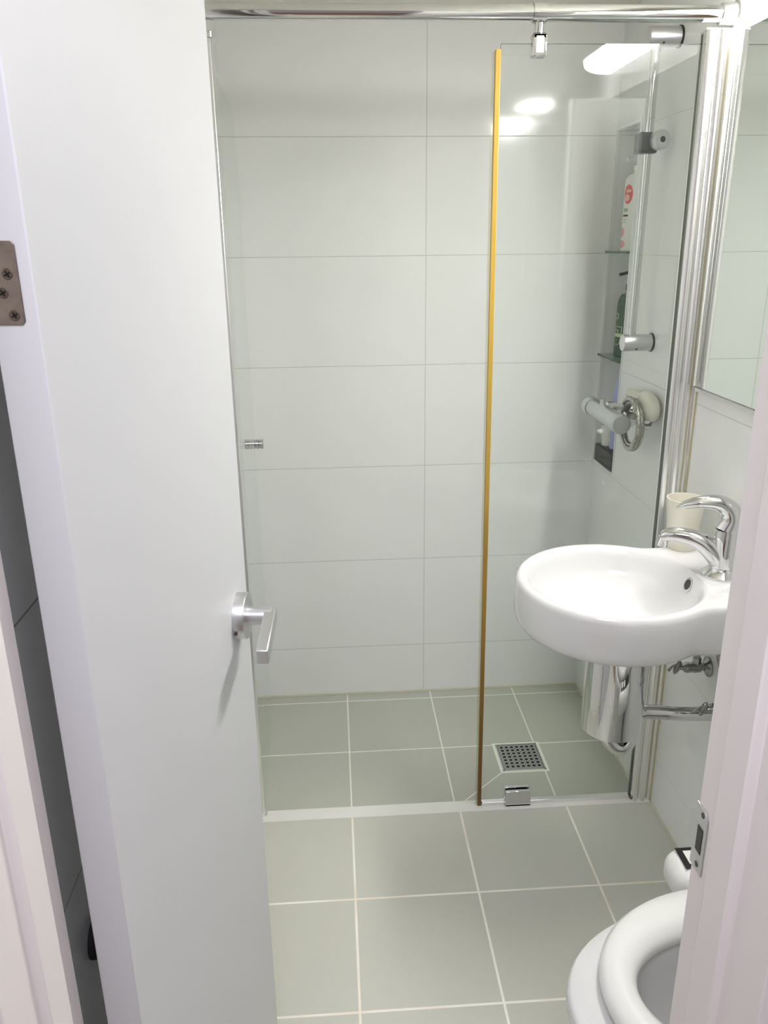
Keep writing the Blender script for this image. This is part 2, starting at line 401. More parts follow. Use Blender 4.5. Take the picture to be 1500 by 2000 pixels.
for x, z in ((-0.2283, 1.484), (-0.2335, 1.471), (-0.2275, 1.4555)):
    bm = bmesh.new(); p = edgept(x, z, 0.0012)
    lathe(bm, p, -d3, [(0, 0.0040), (0.0005, 0.0036), (0.0005, 0.0026), (0.0002, 0)], 20)
    s = link('screw', bm, M_screw, hg, smooth=True)
    bm = bmesh.new()
    for k in range(2):
        an = 0.5 + k*PI/2; t = e3*math.cos(an) + Vector((0, 0, 1))*math.sin(an); w = e3*-math.sin(an) + Vector((0, 0, 1))*math.cos(an)
        pc = p - d3*0.0007
        vs = [bm.verts.new(pc + t*i*0.0026 + w*j*0.0006) for i, j in ((-1,-1),(1,-1),(1,1),(-1,1))]; bm.faces.new(vs)
    for v in list(bm.verts): pass
    bmesh.ops.solidify(bm, geom=bm.faces[:], thickness=0.0003)
    for f in bm.faces: pass
    cr = link('screw_slot', bm, M_black, hg)
bm = cyl(edgept(-0.2475, 1.449, -0.002), edgept(-0.2475, 1.5065, -0.002), 0.0045, 20)
link('knuckle', bm, M_hinge, hg, smooth=True)
# rubber door stop on the left wall, seen through the gap
tag(link('door_stopper', lathe(bmesh.new(), (XL, 0.742, 0.742), (1, 0, 0), [(0, 0.024), (0.006, 0.024), (0.012, 0.015), (0.017, 0.011), (0.017, 0)], 24), M_rub, smooth=True),
    'dark rubber door stop on the left wall, seen through the hinge gap', 'door stop')
# ------------------------------------------------------------------ shower: support rod
RY, RZ = 1.845, 1.942
rod = empty('support_rod', 'polished steel round rod spanning the shower opening near the ceiling', 'rod', (0.28, RY, RZ))
part('bar', cyl((XL+0.002, RY, RZ), (XR-0.004, RY, RZ), 0.0162, 40), M_chrome, rod, smooth=True)
for x, s in ((XR, -1), (XL, 1)):
    part('flange', lathe(bmesh.new(), (x, RY, RZ), (s, 0, 0), [(0, 0.026), (0.004, 0.026), (0.007, 0.0215), (0.034, 0.0205), (0.036, 0.0185), (0.036, 0.0165)], 40), M_steel, rod, smooth=True)
cl = part('glass_clamp', lathe(bmesh.new(), (0.427, RY, RZ), (1, 0, 0), [(0, 0.0166), (0, 0.0195), (0.028, 0.0195), (0.028, 0.0166)], 40, cap=False), M_chrome, rod, smooth=True)
sub('stem', cyl((0.4415, RY, RZ-0.018), (0.4415, RY, 1.903), 0.0095, 28), M_chrome, cl, rod, smooth=True)
bm = bmesh.new(); box(bm, 0.4275, 0.4575, RY-0.0125, RY-0.0045, 1.861, 1.905); box(bm, 0.4275, 0.4575, RY+0.0045, RY+0.0125, 1.861, 1.905); box(bm, 0.4275, 0.4575, RY-0.0125, RY+0.0125, 1.893, 1.905)
sub('jaw', bm, M_chrome, cl, rod, bev=0.003)
sub('logo_plate', B(0.4345, 0.4505, RY-0.0131, RY-0.0124, 1.868, 1.899), M_steel, cl, rod, bev=0.0003)
# ------------------------------------------------------------------ shower: fixed glass screen on the right
scr = empty('shower_screen', 'fixed clear glass shower screen with a yellowed amber edge seal', 'shower screen', (0.58, RY, 0.01))
GT = 1.8865
def quadbox(bm, xb0, xb1, xt0, xt1, y0, y1, z0, z1):
    v = [bm.verts.new(p) for p in ((xb0,y0,z0),(xb1,y0,z0),(xb1,y1,z0),(xb0,y1,z0),(xt0,y0,z1),(xt1,y0,z1),(xt1,y1,z1),(xt0,y1,z1))]
    for i, f in enumerate(((0,3,2,1),(4,5,6,7),(0,1,5,4),(1,2,6,5),(2,3,7,6),(3,0,4,7))):
        fc = bm.faces.new([v[k] for k in f]); fc.material_index = 0 if i in (2, 4) else 1
    return bm
part('glass_pane', quadbox(bmesh.new(), 0.3755, 0.800, 0.3635, 0.790, RY-0.004, RY+0.004, 0.008, GT), [M_glass, M_gedge], scr)
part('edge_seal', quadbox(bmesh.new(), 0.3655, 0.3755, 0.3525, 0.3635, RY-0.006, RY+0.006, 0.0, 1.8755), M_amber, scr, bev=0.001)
bm = bmesh.new(); quadbox(bm, 0.3595, 0.3652, 0.3462, 0.3522, RY-0.001, RY+0.001, 0.004, 1.872)
part('seal_fin', bm, glass_mat('clear_vinyl', (0.90, 0.88, 0.80)), scr)
bm = bmesh.new(); box(bm, 0.443, 0.514, RY-0.0145, RY-0.0045, 0.0005, 0.050); box(bm, 0.443, 0.514, RY+0.0045, RY+0.0145, 0.0005, 0.050); box(bm, 0.443, 0.514, RY-0.0145, RY+0.0145, 0.0005, 0.0075)
part('floor_clip', bm, M_chrome, scr, bev=0.0015)
part('bottom_strip', B(0.377, 0.797, RY-0.0075, RY+0.0075, 0.0021, 0.0125), M_alu, scr, bev=0.001)
# ridged wall profile
bm = bmesh.new()
def prof(x0, x1, xt0, xt1, y0, y1, ridge):
    n = 12; rows = []
    for z, a, c in ((0.001, x0, x1), (1.911, xt0, xt1)):
        pts = [(c, y1), (a, y1)]
        for k in range(n+1):
            t = k/n; pts.append((a + (c-a)*t, y0 - ridge[k]))
        rows.append([(x, y, z) for x, y in pts])
    loft(bm, rows)
prof(0.8005, 0.8545, 0.7885, 0.8545, RY-0.016, RY+0.016, [0, .004, .006, .006, .001, .001, .006, .007, .006, .001, .0, .003, .004])
wp = part('wall_profile', bm, M_alu, scr, bev=0.0008)
sub('cap', quadbox(bmesh.new(), 0.7885, 0.8545, 0.7885, 0.8545, RY-0.016, RY+0.016, 1.911, 1.9135), M_plast, wp, scr)
sub('screw', lathe(bmesh.new(), (0.829, RY-0.019, 0.33), (0, -1, 0), [(0, 0.005), (0.002, 0.0035), (0.002, 0)], 16), M_screw, wp, scr)
sub('foot_screw', lathe(bmesh.new(), (0.799, RY-0.018, 0.012), (0, -1, 0), [(0, 0.004), (0.003, 0.003), (0.003, 0)], 12), M_screw, wp, scr)
sub('silicone_bead', B(0.8515, 0.8549, RY-0.0225, RY-0.016, 0.001, 1.90), M_sil, wp, scr)
sub('glass_gasket', quadbox(bmesh.new(), 0.7990, 0.8012, 0.7868, 0.7890, RY-0.0058, RY+0.0058, 0.006, 1.905), plain('grey_gasket', (0.10, 0.11, 0.09), 0.5), wp, scr)
# ------------------------------------------------------------------ shower: swinging glass door folded back on the left
sd = empty('shower_door', 'clear glass shower door with rounded top corner, folded back along the left wall', 'shower door', (-0.235, 1.853, 0.01))
h0 = Vector((-0.232, 1.862)); h1 = Vector((-0.2525, 2.425)); t2 = (h1-h0).normalized(); n2 = Vector((-t2.y, t2.x)); L = (h1-h0).length
R_ = 0.13; outl = [(0, 0.012-0.04), (L, 0.012-0.04)]
for k in range(13):
    an = k/12*PI/2; outl.append((L-R_+R_*math.cos(an), 1.842-R_+R_*math.sin(an)))
outl.append((0, 1.842))
bm = bmesh.new()
fa = [bm.verts.new((h0.x+t2.x*s+n2.x*0.004, h0.y+t2.y*s+n2.y*0.004, z)) for s, z in outl]
fb = [bm.verts.new((h0.x+t2.x*s-n2.x*0.004, h0.y+t2.y*s-n2.y*0.004, z)) for s, z in outl]
M_doorglass = glass_mat('shower_door_glass', (0.945, 0.968, 0.955), 0.03)
bm.faces.new(fa); bm.faces.new(fb[::-1])
for i in range(len(outl)):
    f = bm.faces.new((fa[i], fb[i], fb[(i+1) % len(outl)], fa[(i+1) % len(outl)])); f.material_index = 1
part('glass_pane', bm, [M_doorglass, M_shelfg], sd)
kp = h0 + t2*(L-0.045)
for s in (1, -1):
    pr = [(0.004, 0.0155), (0.006, 0.0155), (0.007, 0.013), (0.010, 0.013), (0.011, 0.0155), (0.018, 0.0155), (0.019, 0.013), (0.021, 0.013), (0.022, 0.0155), (0.030, 0.0155), (0.032, 0.014), (0.032, 0)]
    part('knob', lathe(bmesh.new(), (kp.x, kp.y, 0.927), (-n2.x*s, -n2.y*s, 0), pr, 36), M_chrome, sd, smooth=True)
bm = bmesh.new(); box(bm, XL+0.001, -0.236, 1.832, 1.868, 0.003, 1.895); box(bm, -0.236, -0.2265, 1.838, 1.860, 0.003, 1.895)
fp = part('frame_profile', bm, M_alu, sd, bev=0.002)
sub('pivot_cap', cyl((-0.2300, 1.849, 1.896), (-0.2300, 1.849, 1.908), 0.0075, 20, 0.001), M_steel, fp, sd, smooth=True)
sub('pivot_foot', cyl((-0.2300, 1.849, 0.0025), (-0.2300, 1.849, 0.016), 0.009, 20, 0.001), M_steel, fp, sd, smooth=True)
# ------------------------------------------------------------------ shower: slide rail
SY, SX = 2.130, 0.797
rail = empty('shower_rail', 'chrome vertical hand shower slide rail on the right shower wall', 'shower rail', (XR, SY, 1.6))
part('bar', cyl((SX, SY, 1.235), (SX, SY, 1.967), 0.0118, 28), M_chrome, rail, smooth=True)
for z in (1.962, 1.240):
    bk = part('bracket', lathe(bmesh.new(), (XR-0.004, SY, z), (-1, 0, 0), [(0, 0.0225), (0.0735, 0.0225), (0.0765, 0.021), (0.0765, 0)], 36), M_satin, rail, smooth=True)
    sub('wall_gasket', lathe(bmesh.new(), (XR, SY, z), (-1, 0, 0), [(0, 0.0245), (0.0045, 0.0245)], 36), M_black, bk, rail)
    sub('screw', lathe(bmesh.new(), (SX+0.012, SY-0.016, z-0.0155), (0, -0.7, -0.7), [(0, 0.003), (0.0012, 0.003), (0.0012, 0)], 12), M_screw, bk, rail)
sl = part('slider', B(0.768, 0.815, SY-0.024, SY+0.018, 1.704, 1.752), M_black, rail, bev=0.005, seg=3)
sub('knob', lathe(bmesh.new(), (0.812, SY-0.020, 1.732), (0.25, -1, 0.05), [(0, 0.0225), (0.020, 0.023), (0.024, 0.021), (0.024, 0)], 36), M_satin, sl, rail, smooth=True)
sub('knob_centre', lathe(bmesh.new(), Vector((0.812, SY-0.020, 1.732))+Vector((0.25, -1, 0.05)).normalized()*0.0235, (0.25, -1, 0.05), [(0, 0.0072), (0.0012, 0.0072), (0.0012, 0)], 24), M_black, sl, rail)
# ------------------------------------------------------------------ shower: mixer, hose, hand shower
MX, MZ = 0.759, 1.036
mix = empty('shower_mixer', 'chrome thermostatic bar mixer below the slide rail', 'tap', (XR, 2.17, MZ))
part('body', lathe(bmesh.new(), (MX, 2.085, MZ), (0, 1, 0), [(0, 0.0245), (0.19, 0.0245)], 40), M_mixer, mix, smooth=True)
part('knob', lathe(bmesh.new(), (MX, 2.083, MZ), (0, -1, 0), [(0, 0.0265), (0.004, 0.0275), (0.040, 0.0265), (0.044, 0.024), (0.044, 0)], 40), M_mixer, mix, smooth=True)
part('knob', lathe(bmesh.new(), (MX, 2.277, MZ), (0, 1, 0), [(0, 0.0265), (0.004, 0.0275), (0.036, 0.0265), (0.044, 0.020), (0.044, 0)], 40), M_mixer, mix, smooth=True)
for y in (2.105, 2.250):
    un = part('wall_union', lathe(bmesh.new(), (XR, y, MZ), (-1, 0, 0), [(0, 0.031), (0.012, 0.0225), (0.018, 0.016), (0.042, 0.016), (0.043, 0.021), (0.066, 0.021), (0.072, 0.014), (0.09, 0.014)], 32), M_chrome, mix, smooth=True)
part('outlet', cyl((MX, 2.20, MZ+0.018), (MX, 2.20, MZ+0.040), 0.0085, 20), M_chrome, mix, smooth=True)
bm = bmesh.new(); pts = []
for k in range(0, 150):
    an = k/150*2*PI*3.1 + 0.8; t = k/150
    rr = 0.062 + 0.006*math.sin(k*0.05+1.0)
    pts.append(Vector((0.7915 + 0.017*t, 2.074 + rr*math.cos(an+0.1*t) + 0.006*t, MZ - 0.006 - 0.004*t + rr*math.sin(an))))
tube(bm, pts, 0.0072, 12)
tag(link('shower_hose', bm, M_hose, smooth=True), 'coiled ribbed metal shower hose looped over the bar mixer', 'hose')
hs = empty('hand_shower', 'cream hand shower head resting behind the coiled hose at the mixer', 'shower head', (0.823, 2.04, 1.06))
def ellipsoid(c, r, tilt=None, nu=28, nv=14, pw=1.0):
    bm = bmesh.new(); rings = []
    bmesh.ops.create_uvsphere(bm, u_segments=nu, v_segments=nv, radius=1)
    for v in bm.verts:
        x, y, z = v.co
        f = lambda a: math.copysign(abs(a)**pw, a)
        v.co = Vector((f(x)*r[0], f(y)*r[1], f(z)*r[2]))
    if tilt: bmesh.ops.transform(bm, matrix=tilt, verts=bm.verts)
    bmesh.ops.translate(bm, verts=bm.verts, vec=Vector(c)); return bm
part('head', ellipsoid((0.8315, 2.050, 1.083), (0.0215, 0.056, 0.034), Matrix.Rotation(0.25, 4, 'X'), pw=0.85), M_cream, hs, smooth=True)
part('handle', tube(bmesh.new(), spline([(0.832, 2.085, 1.092), (0.832, 2.13, 1.094), (0.833, 2.17, 1.093), (0.834, 2.20, 1.091)], 6), lambda t: 0.016-0.004*t, 16), M_cream, hs, smooth=True)
# ------------------------------------------------------------------ recess: glass shelves and bottles
def shelf(z, label):
    bm = bmesh.new(); box(bm, XR-0.010, XR+ND-0.001, NY0+0.003, NY1+0.0, z-0.006, z)
    box(bm, XR-0.010, XR-0.0022, NY1, NY1+0.008, z-0.006, z)
    for f in bm.faces: f.material_index = 0 if abs(f.normal.z) > 0.5 else 1
    bm.normal_update()
    for f in bm.faces: f.material_index = 0 if abs(f.normal.z) > 0.5 else 1
    return tag(link('glass_shelf', bm, [M_shelfg, M_gedge]), label, 'shelf')
shelf(1.470, 'upper glass shelf in the wall recess under the white bottle')
shelf(1.159, 'lower glass shelf in the wall recess under the green pump bottle')
def patch(bm, c, r, a0, a1, z0, z1, na=8, nz=6, shape='rect', off=0.0004):
    """decal hugging a cylinder of radius r about c; angles in degrees"""
    vs = []
    for j in range(nz+1):
        row = []
        v = j/nz*2-1
        for i in range(na+1):
            u = i/na*2-1
            uu = u*math.sqrt(max(0, 1-v*v)) if shape == 'oval' else u
            an = math.radians((a0+a1)/2 + uu*(a1-a0)/2); z = (z0+z1)/2 + v*(z1-z0)/2
            row.append(bm.verts.new((c[0]+(r[0]+off)*math.cos(an), c[1]+(r[1]+off)*math.sin(an), z)))
        vs.append(row)
    for j in range(nz):
        for i in range(na): bm.faces.new((vs[j][i], vs[j][i+1], vs[j+1][i+1], vs[j+1][i]))
    bmesh.ops.remove_doubles(bm, verts=bm.verts, dist=1e-6)
    return bm
def ovalprof(bm, c, r, prof, n=40):
    rings = [[(c[0]+r[0]*k*math.cos(2*PI*i/n), c[1]+r[1]*k*math.sin(2*PI*i/n), z) for i in range(n)] for z, k in prof]
    return loft(bm, rings)
# white bottle
c1, r1 = (0.890, 2.428), (0.034, 0.045)
bt = empty('pump_bottle', 'white bottle with red oval badge and pink flowers on the upper glass shelf', 'bottle', (c1[0], c1[1], 1.4705))
part('body', ovalprof(bmesh.new(), c1, r1, [(1.4708, 0.93), (1.474, 1.0), (1.655, 1.0), (1.668, 0.95), (1.678, 0.7), (1.682, 0.35), (1.69, 0.34)]), M_shamp, bt, smooth=True)
part('pump', lathe(bmesh.new(), (c1[0], c1[1], 1.69), (0, 0, 1), [(0, 0.014), (0.012, 0.014), (0.014, 0.005), (0.030, 0.005)], 20), M_plast, bt, smooth=True)
part('spout', tube(bmesh.new(), [(c1[0]+0.012, c1[1], 1.722), (c1[0]-0.005, c1[1], 1.723), (c1[0]-0.036, c1[1], 1.718)], 0.006, 12), M_plast, bt, smooth=True)
AA, BB = 182, 262
part('badge', patch(bmesh.new(), c1, r1, 176, 226, 1.598, 1.652, 12, 12, 'oval'), M_red, bt)
part('badge_mark', patch(bmesh.new(), c1, r1, 184, 212, 1.606, 1.626, 8, 6, 'oval', 0.0007), M_redl, bt)
part('badge_mark', patch(bmesh.new(), c1, r1, 190, 218, 1.630, 1.638, 8, 3, 'rect', 0.0007), M_redl, bt)
part('leaf_mark', patch(bmesh.new(), c1, r1, 178, 208, 1.577, 1.589, 8, 6, 'oval'), M_glabel, bt)
part('name_bar', patch(bmesh.new(), c1, r1, 174, 210, 1.5655, 1.5705, 8, 1), M_ink, bt)
for z in (1.556, 1.549): part('text_line', patch(bmesh.new(), c1, r1, 176, 204, z, z+0.0016, 6, 1), M_glabel, bt)
part('flower', patch(bmesh.new(), c1, r1, 156, 196, 1.508, 1.536, 10, 10, 'oval'), M_pink, bt)
part('flower', patch(bmesh.new(), c1, r1, 156, 204, 1.478, 1.501, 10, 10, 'oval'), M_pink, bt)
# green bottle
c2, r2 = (0.897, 2.436), (0.033, 0.043)
gb = empty('pump_bottle', 'dark green pump bottle with pale motif on the lower glass shelf', 'bottle', (c2[0], c2[1], 1.1595))
part('body', ovalprof(bmesh.new(), c2, r2, [(1.1597, 0.94), (1.164, 1.0), (1.310, 1.0), (1.330, 0.93), (1.345, 0.72), (1.350, 0.36), (1.358, 0.35)]), M_green, gb, smooth=True)
part('pump', lathe(bmesh.new(), (c2[0], c2[1], 1.358), (0, 0, 1), [(0, 0.014), (0.016, 0.014), (0.018, 0.0045), (0.048, 0.0045)], 20), M_black, gb, smooth=True)
part('spout', tube(bmesh.new(), [(c2[0]+0.012, c2[1], 1.409), (c2[0]-0.005, c2[1], 1.410), (c2[0]-0.037, c2[1]-0.002, 1.403)], 0.0048, 12), M_black, gb, smooth=True)
part('motif_band', patch(bmesh.new(), c2, r2, 158, 224, 1.222, 1.232, 10, 1), M_olive, gb)
for a0, a1, z0, z1 in ((180, 240, 1.251, 1.253), (238, 242, 1.232, 1.253), (184, 222, 1.240, 1.2425), (216, 221, 1.232, 1.2425), (186, 190, 1.262, 1.272), (186, 214, 1.274, 1.277), (210, 216, 1.277, 1.290), (194, 212, 1.288, 1.291)):
    part('motif_line', patch(bmesh.new(), c2, r2, a0-22, a1-22, z0, z1, 6, 1), M_olive, gb)
bm = bmesh.new()
for k in range(10):
    a_ = PI + PI*k/9; patch(bm, c2, r2, 190+26*math.cos(a_)-3, 190+26*math.cos(a_)+3, 1.214+0.016*math.sin(a_)-0.0015, 1.214+0.016*math.sin(a_)+0.0015, 1, 1)
part('motif_arc', bm, M_olive, gb)
# lilac tube, cup and tray in the bottom compartment
tag(link('soap_bottle', ovalprof(bmesh.new(), (0.893, 2.432), (0.022, 0.026), [(0.8705, 0.95), (0.875, 1), (1.04, 0.98), (1.075, 0.8), (1.10, 0.42), (1.12, 0.40), (1.122, 0.3)]), M_lilac, smooth=True),
    'lilac bottle in the bottom of the wall recess behind the mixer', 'bottle')
tr = bmesh.new(); box(tr, XR+0.0, XR+0.105, NY0+0.012, NY1-0.006, NZ0+0.0025, NZ0+0.010)
box(tr, XR+0.0, XR+0.005, NY0+0.012, NY1-0.006, NZ0+0.010, NZ0+0.056); box(tr, XR+0.100, XR+0.105, NY0+0.012, NY1-0.006, NZ0+0.010, NZ0+0.056)
box(tr, XR+0.005, XR+0.100, NY0+0.012, NY0+0.017, NZ0+0.010, NZ0+0.056); box(tr, XR+0.005, XR+0.100, NY1-0.011, NY1-0.006, NZ0+0.010, NZ0+0.056)
box(tr, XR+0.005, XR+0.100, NY0+0.017, NY1-0.011, NZ0+0.046, NZ0+0.0575)
tag(link('bath_tray', tr, M_black, bev=0.002), 'black tray on the floor of the wall recess', 'tray')
bm = lathe(bmesh.new(), (0.8865, 2.484, 0.8697), (0, 0, 1), [(0, 0.0), (0, 0.023), (0.068, 0.0285), (0.068, 0.0265), (0.004, 0.021), (0.004, 0)], 32, cap=False)
tag(link('plastic_cup', bm, M_shamp, smooth=True), 'white cup standing on the black tray in the recess', 'cup')
# ------------------------------------------------------------------ floor drain
dr = empty('floor_drain', 'square perforated steel drain cover in the shower floor', 'drain', (0.552, 2.12, ZS_))
DX0, DX1, DY0, DY1 = 0.485, 0.619, 2.0525, 2.187
bm = bmesh.new(); zt = ZS_+0.0026
for a in ((DX0, DX1, DY0, DY0+0.004), (DX0, DX1, DY1-0.004, DY1), (DX0, DX0+0.004, DY0, DY1), (DX1-0.004, DX1, DY0, DY1)): box(bm, *a, ZS_, zt)
part('frame', bm, M_steel, dr)
m, nt, b = new_mat('perforated_steel'); M_perf = m
tc = N(nt, 'ShaderNodeTexCoord'); sx = N(nt, 'ShaderNodeSeparateXYZ'); nt.links.new(tc.outputs['Object'], sx.inputs[0])
def cell(off, s, rad):
    u = math_n(nt, 'SUBTRACT', math_n(nt, 'FRACT', math_n(nt, 'ADD', math_n(nt, 'DIVIDE', sx.outputs[0], s), 8.5+off)), 0.5)
    v = math_n(nt, 'SUBTRACT', math_n(nt, 'FRACT', math_n(nt, 'ADD', math_n(nt, 'DIVIDE', sx.outputs[1], s), 8.5+off)), 0.5)
    d = math_n(nt, 'SQRT', math_n(nt, 'ADD', math_n(nt, 'MULTIPLY', u, u), math_n(nt, 'MULTIPLY', v, v)))
    return math_n(nt, 'LESS_THAN', d, rad)
g = cell(0.0, 0.0165, 0.34)
g2 = cell(0.5, 0.0165, 0.13)
lim = math_n(nt, 'LESS_THAN', math_n(nt, 'MAXIMUM', math_n(nt, 'ABSOLUTE', sx.outputs[0]), math_n(nt, 'ABSOLUTE', sx.outputs[1])), 0.0577)
g = math_n(nt, 'MULTIPLY', math_n(nt, 'MAXIMUM', g, g2), lim)
nt.links.new(mixc(nt, g, (0.52, 0.52, 0.50), (0.006, 0.006, 0.006)), b.inputs['Base Color'])
nt.links.new(math_n(nt, 'SUBTRACT', 1.0, g), b.inputs['Metallic']); b.inputs['Roughness'].default_value = 0.35
b.inputs['Specular IOR Level'].default_value = 0.1
part('grate', B(DX0+0.006, DX1-0.006, DY0+0.006, DY1-0.006, ZS_, ZS_+0.0022), M_perf, dr)
part('gap', B(DX0+0.0035, DX1-0.0035, DY0+0.0035, DY1-0.0035, ZS_, ZS_+0.0006), M_black, dr)
# ------------------------------------------------------------------ mirror, wall cabinet, lamp
mr = empty('wall_mirror', 'frameless tall wall mirror above the wash basin', 'mirror', (XR, 1.45, 1.53))
MY0, MY1, MZ0, MZ1 = 1.105, 1.806, 1.178, 1.896
part('backing', B(XR-0.019, XR-0.0005, MY0, MY1, MZ0, MZ1), M_alu, mr, bev=0.001)
part('glass', B(XR-0.0205, XR-0.0188, MY0+0.006, MY1-0.007, MZ0+0.001, MZ1-0.001), M_mirror, mr)
bm = bmesh.new()
for a in ((MY1-0.0072, MY1, MZ0, MZ1),): box(bm, XR-0.0215, XR-0.0185, *a)
part('side_trim', bm, M_plast, mr, bev=0.0008)
part('lower_trim', B(XR-0.0212, XR-0.0185, MY0, MY1, MZ0-0.0012, MZ0+0.0012), M_dkmetal, mr)
part('lower_bead', B(XR-0.012, XR-0.0005, MY0, MY1+0.01, MZ0-0.014, MZ0-0.0012), M_plast, mr, bev=0.002)
cb = empty('wall_cabinet', 'white wall cabinet over the toilet beside the mirror', 'cabinet', (XR, 0.86, 1.5))
part('body', B(0.737, XR-0.001, 0.62, 1.10, 1.15, 1.90), plain('cabinet_grey', (0.42, 0.42, 0.40), 0.4), cb, bev=0.002)
for y0, y1 in ((0.621, 0.859), (0.861, 1.099)):
    dj = part('door', B(0.719, 0.735, y0, y1, 1.151, 1.899), M_plast, cb, bev=0.002)
lm = empty('wall_lamp', 'long white wall light above the mirror', 'lamp', (XR, 1.38, 2.02))
LX0_, LX1_, LY0_, LY1_ = 0.755, XR-0.001, 1.01, 1.76
def lamp_outline(ins):
    r = 0.09 - ins*0.5; pts = [(LX1_, LY0_+ins), (LX1_, LY1_-ins)]
    for k in range(9):
        an = PI/2 + k/8*PI/2; pts.append((LX0_+ins+r+r*math.cos(an), LY1_-ins-r+r*math.sin(an)))
    for k in range(9):
        an = PI + k/8*PI/2; pts.append((LX0_+ins+r+r*math.cos(an), LY0_+ins+r+r*math.sin(an)))
    return pts
part('housing', prism(bmesh.new(), lamp_outline(0.0), 2.004, 2.045), M_plast, lm, bev=0.003)
part('diffuser', loft(bmesh.new(), [[(x, y, z) for x, y in lamp_outline(i)] for i, z in ((0.006, 2.0035), (0.006, 1.996), (0.010, 1.984), (0.020, 1.976), (0.034, 1.973))]), M_lamp, lm, smooth=True)
# ------------------------------------------------------------------ wash basin
CX, CY, RZT = 0.575, 1.515, 0.830
NB = 96
def Rout(th, rc=0.205, hw=0.165, xe=0.2795):
    c, s = math.cos(th), abs(math.sin(th)); r = rc
    if c > 0:
        rr = xe/c if s/c < hw/xe else hw/max(s, 1e-6)
        k = 0.012; # smooth max
        h = max(k-abs(rr-rc), 0)/k
        r = max(rr, rc) + h*h*k*0.25
        if s/c < hw/xe: r = xe/c
    return r
def ringp(f, z, drop=None):
    out = []
    for i in range(NB):
        th = 2*PI*i/NB; r = f(th); out.append((CX+r*math.cos(th), CY+r*math.sin(th), z))
    return out
wb = empty('wash_basin', 'white round ceramic wash basin hung on the right wall', 'wash basin', (XR, CY, RZT))
def Ro(off):
    def f(th):
        r = Rout(th)
        c = math.cos(th)
        if c > 0 and abs(math.sin(th))/c < 0.165/0.2795: return r          # stays flush with the wall
        return r-off
    return f
def Rin(r):
    def f(th):
        c, s = r*math.cos(th), r*math.sin(th)
        if c > 0: return min(r, 0.176/math.cos(th)) if math.cos(th) > 0.3 else r
        return r
    return f
rings = [ringp(Ro(0.10), 0.706), ringp(Ro(0.050), 0.712), ringp(Ro(0.022), 0.720), ringp(Ro(0.009), 0.728), ringp(Ro(0.003), 0.738), ringp(Ro(0.0), 0.752),
         ringp(Ro(0.0), 0.790), ringp(Ro(0.001), 0.815), ringp(Ro(0.004), 0.825), ringp(Ro(0.009), 0.829), ringp(Ro(0.014), 0.830),
         ringp(Rin(0.186), 0.8295), ringp(Rin(0.181), 0.827), ringp(Rin(0.176), 0.820), ringp(Rin(0.171), 0.806), ringp(Rin(0.165), 0.785), ringp(Rin(0.150), 0.758), ringp(Rin(0.120), 0.737), ringp(Rin(0.075), 0.727), ringp(Rin(0.03), 0.723)]
bowl = part('bowl', loft(bmesh.new(), rings), M_cer, wb, smooth=True, angle=60)
part('underside', loft(bmesh.new(), [ringp(lambda th: 0.13, 0.7085), ringp(lambda th: 0.10, 0.695), ringp(lambda th: 0.05, 0.684), ringp(lambda th: 0.03, 0.68)]), M_cer, wb, smooth=True)
ov = Vector((CX+0.1700, CY+0.012, 0.800)); od = Vector((-0.93, 0, 0.35)).normalized()
part('overflow_ring', lathe(bmesh.new(), ov, od, [(0, 0.0100), (0, 0.0165), (0.0022, 0.0165), (0.0030, 0.0150), (0.0030, 0.0118), (0.0005, 0.0110)], 28, cap=False), M_steel, wb, smooth=True)
part('overflow_hole', lathe(bmesh.new(), ov, od, [(0, 0.0118), (0.0028, 0.0118), (0.0028, 0)], 24), M_black, wb)
part('waste', lathe(bmesh.new(), (CX, CY, 0.7235), (0, 0, 1), [(0, 0.026), (0.003, 0.024), (0.005, 0.010), (0.005, 0)], 28), M_chrome, wb, smooth=True)
# ------------------------------------------------------------------ faucet
FX, FY, FZ = 0.803, 1.508, 0.830
fc = empty('basin_faucet', 'chrome single lever tap with arched handle on the basin deck', 'tap', (FX, FY, FZ))
part('base_plate', lathe(bmesh.new(), (FX, FY, FZ), (0, 0, 1), [(0, 0.041), (0.004, 0.041), (0.009, 0.036), (0.016, 0.0285), (0.020, 0.0270)], 40), M_chrome, fc, smooth=True)
part('body', lathe(bmesh.new(), (FX, FY, FZ+0.018), (0.02, 0, 1), [(0, 0.0262), (0.03, 0.0262), (0.06, 0.0258), (0.080, 0.0252), (0.084, 0.0245)], 40), M_chrome, fc, smooth=True)
sp_ = spline([(FX+0.003, FY, FZ+0.020), (FX-0.020, FY+0.006, FZ+0.050), (FX-0.045, FY+0.018, FZ+0.070), (FX-0.075, FY+0.032, FZ+0.078), (FX-0.100, FY+0.044, FZ+0.077), (FX-0.112, FY+0.050, FZ+0.071)], 8)
part('spout', tube(bmesh.new(), sp_, lambda t: (0.0250-0.0105*t, 0.0250-0.0125*t), 24), M_chrome, fc, smooth=True)
part('aerator', cyl((FX-0.110, FY+0.049, FZ+0.072), (FX-0.112, FY+0.050, FZ+0.050), 0.0118, 28, 0.001), M_chrome, fc, smooth=True)
hp = spline([(FX+0.000, FY, FZ+0.100), (FX+0.006, FY, FZ+0.122), (FX+0.000, FY+0.001, FZ+0.143), (FX-0.020, FY+0.006, FZ+0.157), (FX-0.050, FY+0.014, FZ+0.158), (FX-0.080, FY+0.024, FZ+0.150), (FX-0.098, FY+0.030, FZ+0.141)], 8)
part('handle', tube(bmesh.new(), hp, lambda t: (max(0.004, 0.0262-0.008*t-0.018*max(0, t-0.72)*2.6), max(0.0035, 0.0235*(1-t)**0.8+0.0040-0.012*max(0, t-0.8))), 28), M_chrome, fc, smooth=True)
